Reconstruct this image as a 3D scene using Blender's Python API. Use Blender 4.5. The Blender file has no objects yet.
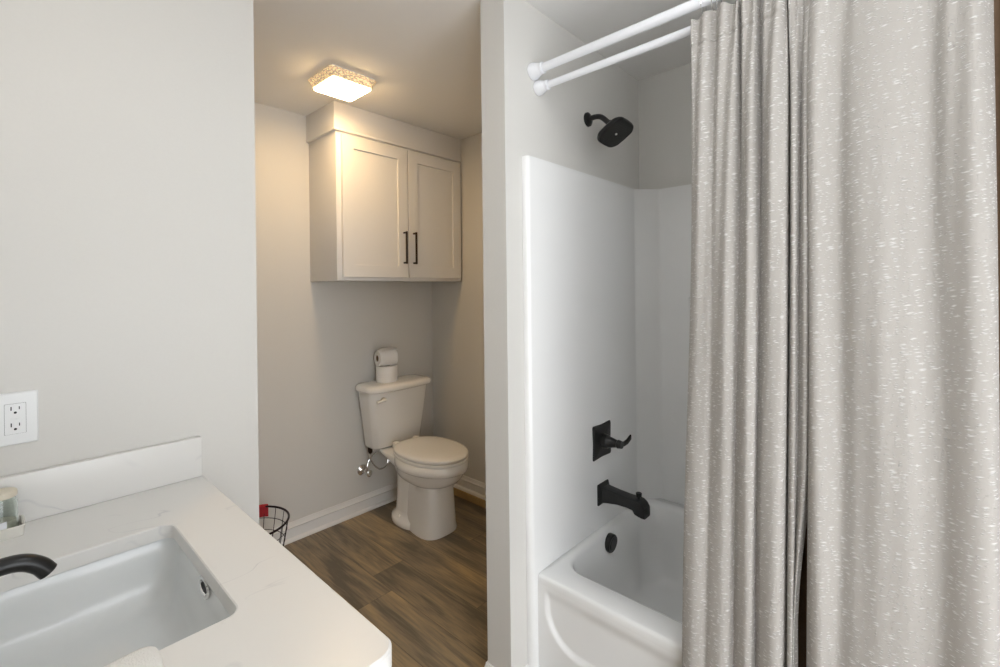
import bpy, bmesh, math, random
import numpy as np
from mathutils import Vector, Matrix
random.seed(4)
PI = math.pi
scene = bpy.context.scene
COL = scene.collection

# ---------------------------------------------------------------- camera
EYE = 1.415
YAW, ROLL, FOC, HORIZON = 0.743625, -0.011398, 464.3, 288.82
fwd = Vector((math.cos(YAW), math.sin(YAW), 0))
r0 = Vector((math.sin(YAW), -math.cos(YAW), 0)); u0 = Vector((0, 0, 1))
rgt = r0*math.cos(ROLL) + u0*math.sin(ROLL)
upv = -r0*math.sin(ROLL) + u0*math.cos(ROLL)
cam = bpy.data.cameras.new('camera'); camo = bpy.data.objects.new('camera', cam); COL.objects.link(camo)
m = Matrix.Identity(4)
for i in range(3):
    m[i][0] = rgt[i]; m[i][1] = upv[i]; m[i][2] = -fwd[i]
m[2][3] = EYE
camo.matrix_world = m
cam.sensor_width = 36; cam.lens = FOC*36/1000
cam.shift_y = -(333.5-HORIZON)/1000
cam.clip_start = 0.01
scene.camera = camo

# ---------------------------------------------------------------- world, exposure, lamp strengths
w = bpy.data.worlds.new('world'); scene.world = w; w.use_nodes = True
w.node_tree.nodes['Background'].inputs[0].default_value = (0.93, 0.96, 1, 1)
w.node_tree.nodes['Background'].inputs[1].default_value = 4.6
vs = scene.view_settings
vs.view_transform = 'Standard'; vs.look = 'None'; vs.gamma = 1; vs.use_curve_mapping = False
vs.exposure = 0.04
E_VANITY = 4.0      # the three globes over the mirror
E_ROOM = 15.0        # round ceiling lamp in the main room
E_TOILET = 48.0      # rectangular lamp over the toilet
C_VANITY = (1.0, 0.95, 0.90)
C_ROOM = (0.93, 0.97, 1.0)
C_TOILET = (1.0, 0.68, 0.34)

# ---------------------------------------------------------------- materials
def new_mat(name):
    mt = bpy.data.materials.new(name); mt.use_nodes = True
    nt = mt.node_tree; b = nt.nodes['Principled BSDF']
    return mt, nt, b
def mat(name, col, rough=0.5, metal=0, spec=0.5, noise=0.0, nscale=40, bump=0.0, coat=0, **kw):
    mt, nt, b = new_mat(name)
    b.inputs['Base Color'].default_value = (*col, 1)
    b.inputs['Roughness'].default_value = rough; b.inputs['Metallic'].default_value = metal
    b.inputs['Specular IOR Level'].default_value = spec
    b.inputs['Coat Weight'].default_value = coat
    tc = nt.nodes.new('ShaderNodeTexCoord'); n = nt.nodes.new('ShaderNodeTexNoise')
    n.inputs['Scale'].default_value = nscale; n.inputs['Detail'].default_value = 4
    nt.links.new(tc.outputs['Object'], n.inputs['Vector'])
    if noise:
        mx = nt.nodes.new('ShaderNodeMixRGB')
        mx.inputs[1].default_value = (*[c*(1-noise) for c in col], 1)
        mx.inputs[2].default_value = (*[min(1, c*(1+noise)) for c in col], 1)
        nt.links.new(n.outputs['Fac'], mx.inputs[0]); nt.links.new(mx.outputs[0], b.inputs['Base Color'])
    if bump:
        bp = nt.nodes.new('ShaderNodeBump'); bp.inputs['Strength'].default_value = bump; bp.inputs['Distance'].default_value = 0.002
        nt.links.new(n.outputs['Fac'], bp.inputs['Height']); nt.links.new(bp.outputs[0], b.inputs['Normal'])
    for k, v in kw.items(): b.inputs[k.replace('_', ' ')].default_value = v
    return mt
def emit(name, col, strength):
    mt, nt, b = new_mat(name)
    b.inputs['Base Color'].default_value = (*col, 1)
    b.inputs['Emission Color'].default_value = (*col, 1); b.inputs['Emission Strength'].default_value = strength
    return mt
M = {}
M['wall'] = mat('wall_paint', (0.69, 0.675, 0.64), 0.55, noise=0.015, nscale=3, bump=0.06)
M['wall'].node_tree.nodes['Noise Texture'].inputs['Scale'].default_value = 180
M['ceil'] = mat('ceiling_paint', (0.86, 0.85, 0.83), 0.8, noise=0.01, nscale=120, bump=0.08)
M['trim'] = mat('trim_paint', (0.80, 0.79, 0.77), 0.35, noise=0.01)
M['cab'] = mat('cabinet_paint', (0.80, 0.78, 0.75), 0.3, noise=0.01)
M['acrylic'] = mat('white_acrylic', (0.86, 0.86, 0.85), 0.16, noise=0.006, nscale=5, coat=0.3)
M['porcelain'] = mat('toilet_porcelain', (0.90, 0.885, 0.85), 0.12, noise=0.005, nscale=5, coat=0.4)
M['seat'] = mat('toilet_seat_plastic', (0.89, 0.87, 0.83), 0.22, noise=0.005, nscale=5)
M['sink'] = mat('sink_porcelain', (0.78, 0.80, 0.80), 0.22, noise=0.005, nscale=5, coat=0.4)
M['black'] = mat('matte_black_metal', (0.014, 0.014, 0.014), 0.32, metal=0.3, noise=0.1, nscale=90)
M['nozzle'] = mat('nozzle_rubber', (0.05, 0.05, 0.05), 0.5, noise=0.1)
M['bronze'] = mat('dark_bronze', (0.03, 0.018, 0.012), 0.4, metal=0.5, noise=0.1)
M['chrome'] = mat('chrome', (0.75, 0.75, 0.75), 0.12, metal=1, noise=0.02)
M['rod'] = mat('white_rod_enamel', (0.84, 0.85, 0.88), 0.25, noise=0.01)
M['plastic'] = mat('outlet_plastic', (0.82, 0.83, 0.83), 0.3, noise=0.005)
M['dark'] = mat('dark_slot', (0.02, 0.02, 0.02), 0.7, noise=0.05)
M['paper'] = mat('toilet_paper', (0.86, 0.85, 0.83), 0.95, noise=0.03, nscale=300, bump=0.3)
M['card'] = mat('brown_cardboard', (0.20, 0.13, 0.07), 0.9, noise=0.1)
M['red'] = mat('red_fabric', (0.42, 0.02, 0.03), 0.8, noise=0.2, nscale=150, bump=0.3)
M['wire'] = mat('dark_wire', (0.022, 0.012, 0.018), 0.4, metal=0.6, noise=0.1)
M['terry'] = mat('white_terry', (0.84, 0.84, 0.82), 0.95, noise=0.05, nscale=400, bump=0.9)
M['tray'] = mat('cream_ceramic', (0.74, 0.72, 0.66), 0.4, noise=0.02)
M['lidwood'] = mat('pale_lid', (0.72, 0.66, 0.54), 0.5, noise=0.06, nscale=30)
M['cotton'] = mat('cotton_filling', (0.62, 0.60, 0.50), 0.9, noise=0.15, nscale=120, bump=0.5)
M['label'] = mat('pale_label', (0.80, 0.82, 0.86), 0.6, noise=0.01)
M['goldwood'] = mat('unpainted_wood', (0.42, 0.28, 0.12), 0.6, noise=0.2, nscale=25)
M['brown'] = mat('brown_fabric', (0.13, 0.08, 0.045), 0.9, noise=0.25, nscale=200, bump=0.4)
M['vanitywood'] = mat('vanity_paint', (0.75, 0.74, 0.72), 0.4, noise=0.01)
M['glass'] = mat('clear_glass', (0.9, 0.95, 0.92), 0.03, Transmission_Weight=1.0, IOR=1.45)
M['lamp'] = emit('toilet_lamp_lens', C_TOILET, E_TOILET)
M['lampside'] = mat('ribbed_lamp_glass', (0.75, 0.66, 0.5), 0.1, noise=0.1, nscale=120, bump=1.0, coat=0.5)
_b = M['lampside'].node_tree.nodes['Principled BSDF']
_b.inputs['Emission Color'].default_value = (1.0, 0.66, 0.32, 1)
# prismatic glass: streaks of leaking lamp light painted as noise in the emission
_nt = M['lampside'].node_tree; _tc = _nt.nodes.new('ShaderNodeTexCoord'); _mp = _nt.nodes.new('ShaderNodeMapping'); _mp.inputs['Scale'].default_value = (95, 95, 260)
_nz = _nt.nodes.new('ShaderNodeTexNoise'); _nz.inputs['Scale'].default_value = 1.0; _nz.inputs['Detail'].default_value = 1
_mr = _nt.nodes.new('ShaderNodeMapRange'); _mr.inputs[1].default_value = 0.46; _mr.inputs[2].default_value = 0.66; _mr.inputs[3].default_value = 0.06; _mr.inputs[4].default_value = 1.0
_nt.links.new(_tc.outputs['Object'], _mp.inputs[0]); _nt.links.new(_mp.outputs[0], _nz.inputs['Vector']); _nt.links.new(_nz.outputs['Fac'], _mr.inputs[0]); _nt.links.new(_mr.outputs[0], _b.inputs['Emission Strength'])
M['vglobe'] = emit('vanity_globe', C_VANITY, E_VANITY)
M['rlamp'] = emit('room_lamp_lens', C_ROOM, E_ROOM)

def floor_mat():
    mt, nt, b = new_mat('vinyl_plank'); N = nt.nodes; L = nt.links
    geo = N.new('ShaderNodeNewGeometry'); sep = N.new('ShaderNodeSeparateXYZ'); L.new(geo.outputs['Position'], sep.inputs[0])
    def mth(op, a, b_=None, c=None):
        n = N.new('ShaderNodeMath'); n.operation = op
        for i, v in enumerate((a, b_, c)):
            if v is None: continue
            if isinstance(v, (int, float)): n.inputs[i].default_value = v
            else: L.new(v, n.inputs[i])
        return n.outputs[0]
    cx = mth('DIVIDE', mth('SUBTRACT', sep.outputs[0], 1.255), 0.18)
    col = mth('FLOOR', cx); fx = mth('SUBTRACT', cx, col)
    off = mth('ADD', mth('MULTIPLY', col, -0.804), mth('MULTIPLY', mth('MULTIPLY', col, col), 0.254))
    cy = mth('DIVIDE', mth('SUBTRACT', mth('SUBTRACT', sep.outputs[1], 2.03), off), 1.22)
    row = mth('FLOOR', cy); fy = mth('SUBTRACT', cy, row)
    comb = N.new('ShaderNodeCombineXYZ'); L.new(col, comb.inputs[0]); L.new(row, comb.inputs[1])
    wn = N.new('ShaderNodeTexWhiteNoise'); wn.noise_dimensions = '3D'; L.new(comb.outputs[0], wn.inputs['Vector'])
    # stretched grain, shifted plank by plank
    vm = N.new('ShaderNodeVectorMath'); vm.operation = 'MULTIPLY'; L.new(geo.outputs['Position'], vm.inputs[0]); vm.inputs[1].default_value = (9, 1.3, 1)
    va = N.new('ShaderNodeVectorMath'); va.operation = 'MULTIPLY_ADD'; L.new(wn.outputs['Color'], va.inputs[0]); va.inputs[1].default_value = (30, 30, 30); L.new(vm.outputs[0], va.inputs[2])
    n1 = N.new('ShaderNodeTexNoise'); n1.inputs['Scale'].default_value = 1.0; n1.inputs['Detail'].default_value = 5; n1.inputs['Roughness'].default_value = 0.55; n1.inputs['Distortion'].default_value = 0.8; L.new(va.outputs[0], n1.inputs['Vector'])
    vm2 = N.new('ShaderNodeVectorMath'); vm2.operation = 'MULTIPLY'; L.new(va.outputs[0], vm2.inputs[0]); vm2.inputs[1].default_value = (9, 3.5, 1)
    n2 = N.new('ShaderNodeTexNoise'); n2.inputs['Scale'].default_value = 1.5; n2.inputs['Detail'].default_value = 6; L.new(vm2.outputs[0], n2.inputs['Vector'])
    cr = N.new('ShaderNodeValToRGB'); e = cr.color_ramp.elements
    e[0].position = 0.28; e[0].color = (0.14, 0.112, 0.078, 1)
    e[1].position = 0.76; e[1].color = (0.48, 0.34, 0.175, 1)
    x = e.new(0.45); x.color = (0.245, 0.192, 0.125, 1)
    x = e.new(0.6); x.color = (0.35, 0.26, 0.15, 1)
    f = mth('ADD', mth('MULTIPLY', n1.outputs['Fac'], 1.35), mth('ADD', mth('MULTIPLY', mth('SUBTRACT', n2.outputs['Fac'], 0.83), 0.55), mth('MULTIPLY', mth('SUBTRACT', wn.outputs['Value'], 0.5), 0.30)))
    L.new(f, cr.inputs[0])
    ed = mth('MINIMUM', mth('MULTIPLY', mth('MINIMUM', fx, mth('SUBTRACT', 1, fx)), 0.18), mth('MULTIPLY', mth('MINIMUM', fy, mth('SUBTRACT', 1, fy)), 1.22))
    gap = mth('LESS_THAN', ed, 0.0012)
    mx = N.new('ShaderNodeMixRGB'); L.new(mth('MULTIPLY', gap, 0.55), mx.inputs[0]); L.new(cr.outputs[0], mx.inputs[1]); mx.inputs[2].default_value = (0.03, 0.022, 0.015, 1)
    L.new(mx.outputs[0], b.inputs['Base Color'])
    b.inputs['Roughness'].default_value = 0.42
    bp = N.new('ShaderNodeBump'); bp.inputs['Strength'].default_value = 0.25; bp.inputs['Distance'].default_value = 0.001
    L.new(mth('SUBTRACT', n2.outputs['Fac'], gap), bp.inputs['Height']); L.new(bp.outputs[0], b.inputs['Normal'])
    return mt
M['floor'] = floor_mat()

def quartz_mat():
    mt, nt, b = new_mat('white_quartz'); N = nt.nodes; L = nt.links
    geo = N.new('ShaderNodeNewGeometry')
    mp = N.new('ShaderNodeMapping'); mp.inputs['Rotation'].default_value = (0.4, 0.3, 0.9); mp.inputs['Scale'].default_value = (1.6, 4.2, 2.4); L.new(geo.outputs['Position'], mp.inputs[0])
    n = N.new('ShaderNodeTexNoise'); n.inputs['Scale'].default_value = 1.3; n.inputs['Detail'].default_value = 3; n.inputs['Distortion'].default_value = 0.5; L.new(mp.outputs[0], n.inputs['Vector'])
    s = N.new('ShaderNodeMath'); s.operation = 'SUBTRACT'; L.new(n.outputs['Fac'], s.inputs[0]); s.inputs[1].default_value = 0.5
    a = N.new('ShaderNodeMath'); a.operation = 'ABSOLUTE'; L.new(s.outputs[0], a.inputs[0])
    mr = N.new('ShaderNodeMapRange'); mr.inputs[1].default_value = 0.0; mr.inputs[2].default_value = 0.007; mr.inputs[3].default_value = 1; mr.inputs[4].default_value = 0; L.new(a.outputs[0], mr.inputs[0])
    n2 = N.new('ShaderNodeTexNoise'); n2.inputs['Scale'].default_value = 9; L.new(geo.outputs['Position'], n2.inputs['Vector'])
    mr2 = N.new('ShaderNodeMapRange'); mr2.inputs[1].default_value = 0.48; mr2.inputs[2].default_value = 0.64; mr2.inputs[3].default_value = 0; mr2.inputs[4].default_value = 0.55; L.new(n2.outputs['Fac'], mr2.inputs[0])
    mu = N.new('ShaderNodeMath'); mu.operation = 'MULTIPLY'; L.new(mr.outputs[0], mu.inputs[0]); L.new(mr2.outputs[0], mu.inputs[1])
    mx = N.new('ShaderNodeMixRGB'); mx.inputs[1].default_value = (0.78, 0.77, 0.745, 1); mx.inputs[2].default_value = (0.50, 0.50, 0.52, 1); L.new(mu.outputs[0], mx.inputs[0])
    L.new(mx.outputs[0], b.inputs['Base Color']); b.inputs['Roughness'].default_value = 0.3
    return mt
M['quartz'] = quartz_mat()

def slub_mat():
    # off-white cloth with raised lighter flecks of yarn
    mt, nt, b = new_mat('slub_fabric'); N = nt.nodes; L = nt.links
    tc = N.new('ShaderNodeTexCoord')
    nz = N.new('ShaderNodeTexNoise'); nz.inputs['Scale'].default_value = 60; nz.inputs['Detail'].default_value = 2; L.new(tc.outputs['UV'], nz.inputs['Vector'])
    wob = N.new('ShaderNodeVectorMath'); wob.operation = 'MULTIPLY_ADD'; L.new(nz.outputs['Color'], wob.inputs[0]); wob.inputs[1].default_value = (0.002, 0.002, 0); L.new(tc.outputs['UV'], wob.inputs[2])
    hs = []
    for rot, sx, sy, thr in ((0.16, 50, 165, 0.47), (-0.12, 80, 240, 0.42)):
        mp = N.new('ShaderNodeMapping'); mp.vector_type = 'POINT'; mp.inputs['Rotation'].default_value = (0, 0, rot); mp.inputs['Scale'].default_value = (sx, sy, 1)
        # rotate first, then scale
        mp.inputs['Scale'].default_value = (1, 1, 1); L.new(wob.outputs[0], mp.inputs[0])
        sc = N.new('ShaderNodeVectorMath'); sc.operation = 'MULTIPLY'; L.new(mp.outputs[0], sc.inputs[0]); sc.inputs[1].default_value = (sx, sy, 1)
        v = N.new('ShaderNodeTexVoronoi'); v.voronoi_dimensions = '2D'; v.inputs['Scale'].default_value = 1; v.inputs['Randomness'].default_value = 1; L.new(sc.outputs[0], v.inputs['Vector'])
        sp = N.new('ShaderNodeSeparateColor'); L.new(v.outputs['Color'], sp.inputs[0])
        th = N.new('ShaderNodeMapRange'); th.inputs[1].default_value = 0.36; th.inputs[2].default_value = 1; th.inputs[3].default_value = 0.02; th.inputs[4].default_value = thr; L.new(sp.outputs[0], th.inputs[0])
        dv = N.new('ShaderNodeMath'); dv.operation = 'DIVIDE'; L.new(v.outputs['Distance'], dv.inputs[0]); L.new(th.outputs[0], dv.inputs[1])
        mr = N.new('ShaderNodeMapRange'); mr.interpolation_type = 'SMOOTHSTEP'; mr.inputs[1].default_value = 0.0; mr.inputs[2].default_value = 1.0; mr.inputs[3].default_value = 1; mr.inputs[4].default_value = 0; L.new(dv.outputs[0], mr.inputs[0])
        hs.append(mr.outputs[0])
    mxh = N.new('ShaderNodeMath'); mxh.operation = 'MAXIMUM'; L.new(hs[0], mxh.inputs[0]); L.new(hs[1], mxh.inputs[1])
    s2 = N.new('ShaderNodeVectorMath'); s2.operation = 'MULTIPLY'; L.new(tc.outputs['UV'], s2.inputs[0]); s2.inputs[1].default_value = (90, 900, 1)
    wv = N.new('ShaderNodeTexNoise'); wv.inputs['Scale'].default_value = 1; wv.inputs['Detail'].default_value = 2; L.new(s2.outputs[0], wv.inputs['Vector'])
    ad = N.new('ShaderNodeMath'); ad.operation = 'MULTIPLY_ADD'; L.new(wv.outputs['Fac'], ad.inputs[0]); ad.inputs[1].default_value = 0.28; L.new(mxh.outputs[0], ad.inputs[2])
    mx = N.new('ShaderNodeMixRGB'); mx.inputs[1].default_value = (0.49, 0.46, 0.425, 1); mx.inputs[2].default_value = (0.84, 0.825, 0.80, 1); L.new(mxh.outputs[0], mx.inputs[0])
    L.new(mx.outputs[0], b.inputs['Base Color']); b.inputs['Roughness'].default_value = 0.85; b.inputs['Specular IOR Level'].default_value = 0.2
    b.inputs['Sheen Weight'].default_value = 0.15
    bp = N.new('ShaderNodeBump'); bp.inputs['Strength'].default_value = 1.0; bp.inputs['Distance'].default_value = 0.0012
    L.new(ad.outputs[0], bp.inputs['Height']); L.new(bp.outputs[0], b.inputs['Normal'])
    tr = N.new('ShaderNodeBsdfTranslucent'); L.new(mx.outputs[0], tr.inputs[0]); L.new(bp.outputs[0], tr.inputs['Normal'])
    ms = N.new('ShaderNodeMixShader'); ms.inputs[0].default_value = 0.22; L.new(b.outputs[0], ms.inputs[1]); L.new(tr.outputs[0], ms.inputs[2])
    L.new(ms.outputs[0], N['Material Output'].inputs[0])
    return mt
M['slub'] = slub_mat()

# ---------------------------------------------------------------- mesh helpers (world coordinates)
def smoothstep(e0, e1, x):
    t = min(1, max(0, (x-e0)/(e1-e0))); return t*t*(3-2*t)
class MB:
    def __init__(s): s.bm = bmesh.new()
    def box(s, x0, x1, y0, y1, z0, z1, bev=0.0, seg=2):
        bm = s.bm
        vs_ = [bm.verts.new((x, y, z)) for x in (x0, x1) for y in (y0, y1) for z in (z0, z1)]
        fs = [(0, 1, 3, 2), (4, 6, 7, 5), (0, 4, 5, 1), (2, 3, 7, 6), (0, 2, 6, 4), (1, 5, 7, 3)]
        faces = [bm.faces.new([vs_[i] for i in f]) for f in fs]
        if bev:
            es = list({e for f in faces for e in f.edges})
            bmesh.ops.bevel(bm, geom=es, offset=bev, segments=seg, affect='EDGES', profile=0.5)
        return s
    def loft(s, rings, cap0=True, cap1=True, closed=True):
        bm = s.bm; prev = None; first = None
        for ring in rings:
            cur = [bm.verts.new(p) for p in ring]
            if prev:
                n = len(cur)
                for i in range(n if closed else n-1):
                    j = (i+1) % n
                    bm.faces.new((prev[i], prev[j], cur[j], cur[i]))
            else: first = cur
            prev = cur
        if cap0: bm.faces.new(list(reversed(first)))
        if cap1: bm.faces.new(prev)
        return s
    def cyl(s, p0, p1, ra, rb=None, n=24, cap=True):
        rb = ra if rb is None else rb
        return s.lathe(p0, p1, [(0, ra), (1, rb)], n, cap)
    def lathe(s, p0, p1, prof, n=32, cap=True):
        # prof: list of (t along axis in units of |p1-p0|, radius)
        p0 = Vector(p0); p1 = Vector(p1); ax = p1-p0; d = ax.normalized()
        a = d.orthogonal().normalized(); b = d.cross(a)
        rings = []
        for t, r in prof:
            c = p0+ax*t
            rings.append([c+(a*math.cos(2*PI*k/n)+b*math.sin(2*PI*k/n))*max(r, 1e-5) for k in range(n)])
        return s.loft(rings, cap, cap)
    def tube(s, pts, r, n=12, closed=False, cap=True):
        pts = [Vector(p) for p in pts]; N_ = len(pts); rings = []
        up = None
        for i, p in enumerate(pts):
            if closed: t = (pts[(i+1) % N_]-pts[i-1]).normalized()
            else: t = (pts[min(i+1, N_-1)]-pts[max(i-1, 0)]).normalized()
            if up is None: up = t.orthogonal().normalized()
            up = (up-t*up.dot(t)).normalized(); b = t.cross(up)
            rr_ = r[i] if isinstance(r, (list, tuple)) else r
            rings.append([p+(up*math.cos(2*PI*k/n)+b*math.sin(2*PI*k/n))*rr_ for k in range(n)])
        if closed:
            rings.append(rings[0]); s.loft(rings, False, False)
            bmesh.ops.remove_doubles(s.bm, verts=s.bm.verts, dist=1e-6)
        else: s.loft(rings, cap, cap)
        return s
    def prism(s, poly, z0, z1):
        return s.loft([[(x, y, z0) for x, y in poly], [(x, y, z1) for x, y in poly]])
    def xf(s, mtx):
        bmesh.ops.transform(s.bm, matrix=mtx, verts=s.bm.verts); return s
    def bevel(s, off, seg=2, ang=40):
        es = [e for e in s.bm.edges if len(e.link_faces) == 2 and e.calc_face_angle(0) > math.radians(ang)]
        bmesh.ops.bevel(s.bm, geom=es, offset=off, segments=seg, affect='EDGES', profile=0.5); return s
    def build(s, name, material, parent=None, smooth=True, angle=35, recalc=True):
        if recalc: bmesh.ops.recalc_face_normals(s.bm, faces=s.bm.faces)
        me = bpy.data.meshes.new(name)
        o = bpy.data.objects.new(name, me); COL.objects.link(o)
        off = Vector((0, 0, 0))
        if parent is not None:
            o.parent = parent; q = parent
            while q is not None: off += Vector(q.location); q = q.parent
            bmesh.ops.translate(s.bm, vec=-off, verts=s.bm.verts)
        s.bm.to_mesh(me); s.bm.free()
        me.materials.append(material)
        if smooth:
            me.shade_smooth(); me.set_sharp_from_angle(angle=math.radians(angle))
        return o
def thing(name, label, cat, loc, group=None):
    o = bpy.data.objects.new(name, None); COL.objects.link(o); o.location = loc; o.empty_display_size = 0.05
    o['label'] = label; o['category'] = cat
    if group: o['group'] = group
    return o
def tag(o, label, cat, group=None):
    o['label'] = label; o['category'] = cat
    if group: o['group'] = group
    return o
def struct(o): o['kind'] = 'structure'; return o
def rr(x0, x1, y0, y1, r, z, n=6):
    # rounded rectangle ring
    out = []
    for cx, cy, a0 in ((x1-r, y1-r, 0), (x0+r, y1-r, PI/2), (x0+r, y0+r, PI), (x1-r, y0+r, 1.5*PI)):
        for k in range(n+1):
            a = a0+k*PI/2/n; out.append((cx+r*math.cos(a), cy+r*math.sin(a), z))
    return out
def rrd(x0, x1, y0, y1, r, z, n=6, m_=6):
    # rounded rectangle with points along its sides too (fixed count)
    base = rr(x0, x1, y0, y1, r, z, n); out = []
    for i, p in enumerate(base):
        q = base[(i+1) % len(base)]; out.append(p)
        if i % (n+1) == n:
            for k in range(1, m_): out.append(tuple(p[j]+(q[j]-p[j])*k/m_ for j in range(3)))
    return out
def catmull(pts, n):
    pts = np.array(pts, float); P = np.vstack([2*pts[0]-pts[1], pts, 2*pts[-1]-pts[-2]]); out = []
    m_ = len(pts)-1
    for i in range(m_):
        for k in range(n):
            t = k/n; a, b, c, d = P[i], P[i+1], P[i+2], P[i+3]
            out.append(0.5*((2*b)+(-a+c)*t+(2*a-5*b+4*c-d)*t*t+(-a+3*b-3*c+d)*t**3))
    out.append(pts[-1]); return np.array(out)

# ---------------------------------------------------------------- the room
XL, XR, Y0, YT, ZC = -0.17, 2.165, -1.40, 2.67, 2.44
YW = 1.52           # wall with the outlet
YP = 1.045          # wall with the shower head
T = 0.12
struct(MB().box(XL-T, XR+T, Y0-T, YT+T, -0.1, 0).build('floor', M['floor'], smooth=False))
struct(MB().box(XL-T, XR+T, Y0-T, YT+T, ZC, ZC+0.1).build('ceiling', M['ceil'], smooth=False))
struct(MB().box(XL-T, XL, -0.42, YT+T, 0, ZC).box(XL-T, XL, Y0-T, -1.36, 0, ZC).box(XL-T, XL, -1.36, -0.42, 2.15, ZC).build('wall_left', M['wall'], smooth=False))  # second opening behind the camera, added to brighten tub and alcove with world light
struct(MB().box(XR, XR+T, Y0-T, YT+T, 0, ZC).build('wall_right', M['wall'], smooth=False))
struct(MB().box(XL, XR, YT, YT+T, 0, ZC).build('wall_back', M['wall'], smooth=False))
# the wall behind the photographer has a wide opening added to admit world light
struct(MB().box(XL, -0.10, Y0-T, Y0, 0, ZC).box(1.10, XR, Y0-T, Y0, 0, ZC).box(-0.10, 1.10, Y0-T, Y0, 2.15, ZC).build('wall_front', M['wall'], smooth=False))
struct(MB().box(XL, 0.545, YW, YW+T, 0, ZC).build('wall_vanity_end', M['wall'], smooth=False))
struct(MB().box(1.170, XR, YP, 1.155, 0, ZC).build('wall_shower', M['wall'], smooth=False))
struct(MB().box(1.170, XR, -0.62, -0.505, 0, ZC).build('wall_tub_foot', M['wall'], smooth=False))
# baseboards: profile swept along a line
def baseboard(name, p0, p1, nrm, z0=0.0, h=0.095, m0=0, m1=0):
    # m0/m1: mitre amount (+1 outside corner, -1 inside corner)
    prof = [(0, 0), (0.026, 0), (0.026, 0.006), (0.022, 0.014), (0.013, 0.019), (0.011, 0.020), (0.011, h*0.66), (0.013, h*0.70), (0.015, h*0.74), (0.010, h*0.80), (0.006, h*0.92), (0.005, h), (0, h)]
    p0 = Vector(p0); p1 = Vector(p1); d = (p1-p0).normalized(); n = Vector(nrm)
    rings = [[(p0+n*a-d*a*m0+Vector((0, 0, z0+b))) for a, b in prof], [(p1+n*a+d*a*m1+Vector((0, 0, z0+b))) for a, b in prof]]
    return struct(MB().loft(rings).build(name, M['trim'], angle=20))
baseboard('baseboard_back', (XL, YT, 0), (XR, YT, 0), (0, -1, 0), h=0.105, m1=-1)
baseboard('baseboard_right', (XR, YT, 0), (XR, 1.155, 0), (-1, 0, 0), z0=0.045, h=0.095, m0=-1)
struct(MB().box(XR-0.036, XR, 1.16, YT-0.027, 0, 0.045).build('trim_1', M['goldwood'], smooth=False))
baseboard('baseboard_partition', (1.170, YP, 0), (1.170, 1.155, 0), (-1, 0, 0), m0=1, m1=1)
baseboard('baseboard_partition_back', (1.170, 1.155, 0), (XR, 1.155, 0), (0, 1, 0), m0=1)
baseboard('baseboard_shower', (1.2555, YP, 0), (1.170, YP, 0), (0, -1, 0), m1=1)
baseboard('baseboard_vanity_end', (0.545, YW, 0), (0.40, YW, 0), (0, -1, 0), m0=1)
baseboard('baseboard_jamb', (0.545, YW+T, 0), (0.545, YW, 0), (1, 0, 0), m0=1, m1=1)

# ---------------------------------------------------------------- lamps
lt = thing('ceiling_light', 'rectangular glowing glass ceiling light with ribbed sides above the toilet', 'ceiling light', (1.145, 2.075, ZC))
MB().box(1.035, 1.255, 1.965, 2.185, 2.43, 2.44, 0.004).build('base', M['trim'], lt)
# ribbed glass skirt
rings = []
for i in range(15):
    t = i/14; z = 2.431-0.040*t; k = 0.119-0.018*t+(0.003 if i % 2 else 0)
    rings.append(rr(1.145-k, 1.145+k, 2.075-k, 2.075+k, 0.02, z))
MB().loft(rings, True, True).build('glass_skirt', M['lampside'], lt, angle=10)
MB().loft([rr(1.145-k, 1.145+k, 2.075-k, 2.075+k, 0.014, z) for k, z in ((0.099, 2.392), (0.1, 2.387), (0.096, 2.383))]).build('lens', M['lamp'], lt)

v = thing('vanity_light', 'three globe light bar over the mirror side of the vanity', 'wall light', (XL, 0.95, 2.02))
MB().box(XL, XL+0.02, 0.62, 1.28, 1.985, 2.045, 0.004).build('wall_bar', M['black'], v)
for y in (0.72, 0.95, 1.18):
    MB().cyl((XL+0.015, y, 2.015), (XL+0.06, y, 2.015), 0.012).build('arm', M['black'], v)
    MB().lathe((XL+0.095, y, 1.965), (XL+0.095, y, 2.075), [(0.5-0.5*math.cos(PI*k/12), 0.055*math.sin(PI*k/12)) for k in range(13)], 24, False).build('globe', M['vglobe'], v)
rl = thing('flush_ceiling_light', 'round white flush ceiling light in the main bathroom', 'ceiling light', (0.76, 0.32, ZC))
MB().lathe((0.76, 0.32, ZC), (0.76, 0.32, ZC-0.03), [(0, 0.17), (1, 0.165)], 40).build('base', M['trim'], rl)
MB().lathe((0.76, 0.32, ZC-0.03), (0.76, 0.32, ZC-0.06), [(0, 0.155), (0.5, 0.14), (0.85, 0.09), (1, 0.01)], 40).build('lens', M['rlamp'], rl)

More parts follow.
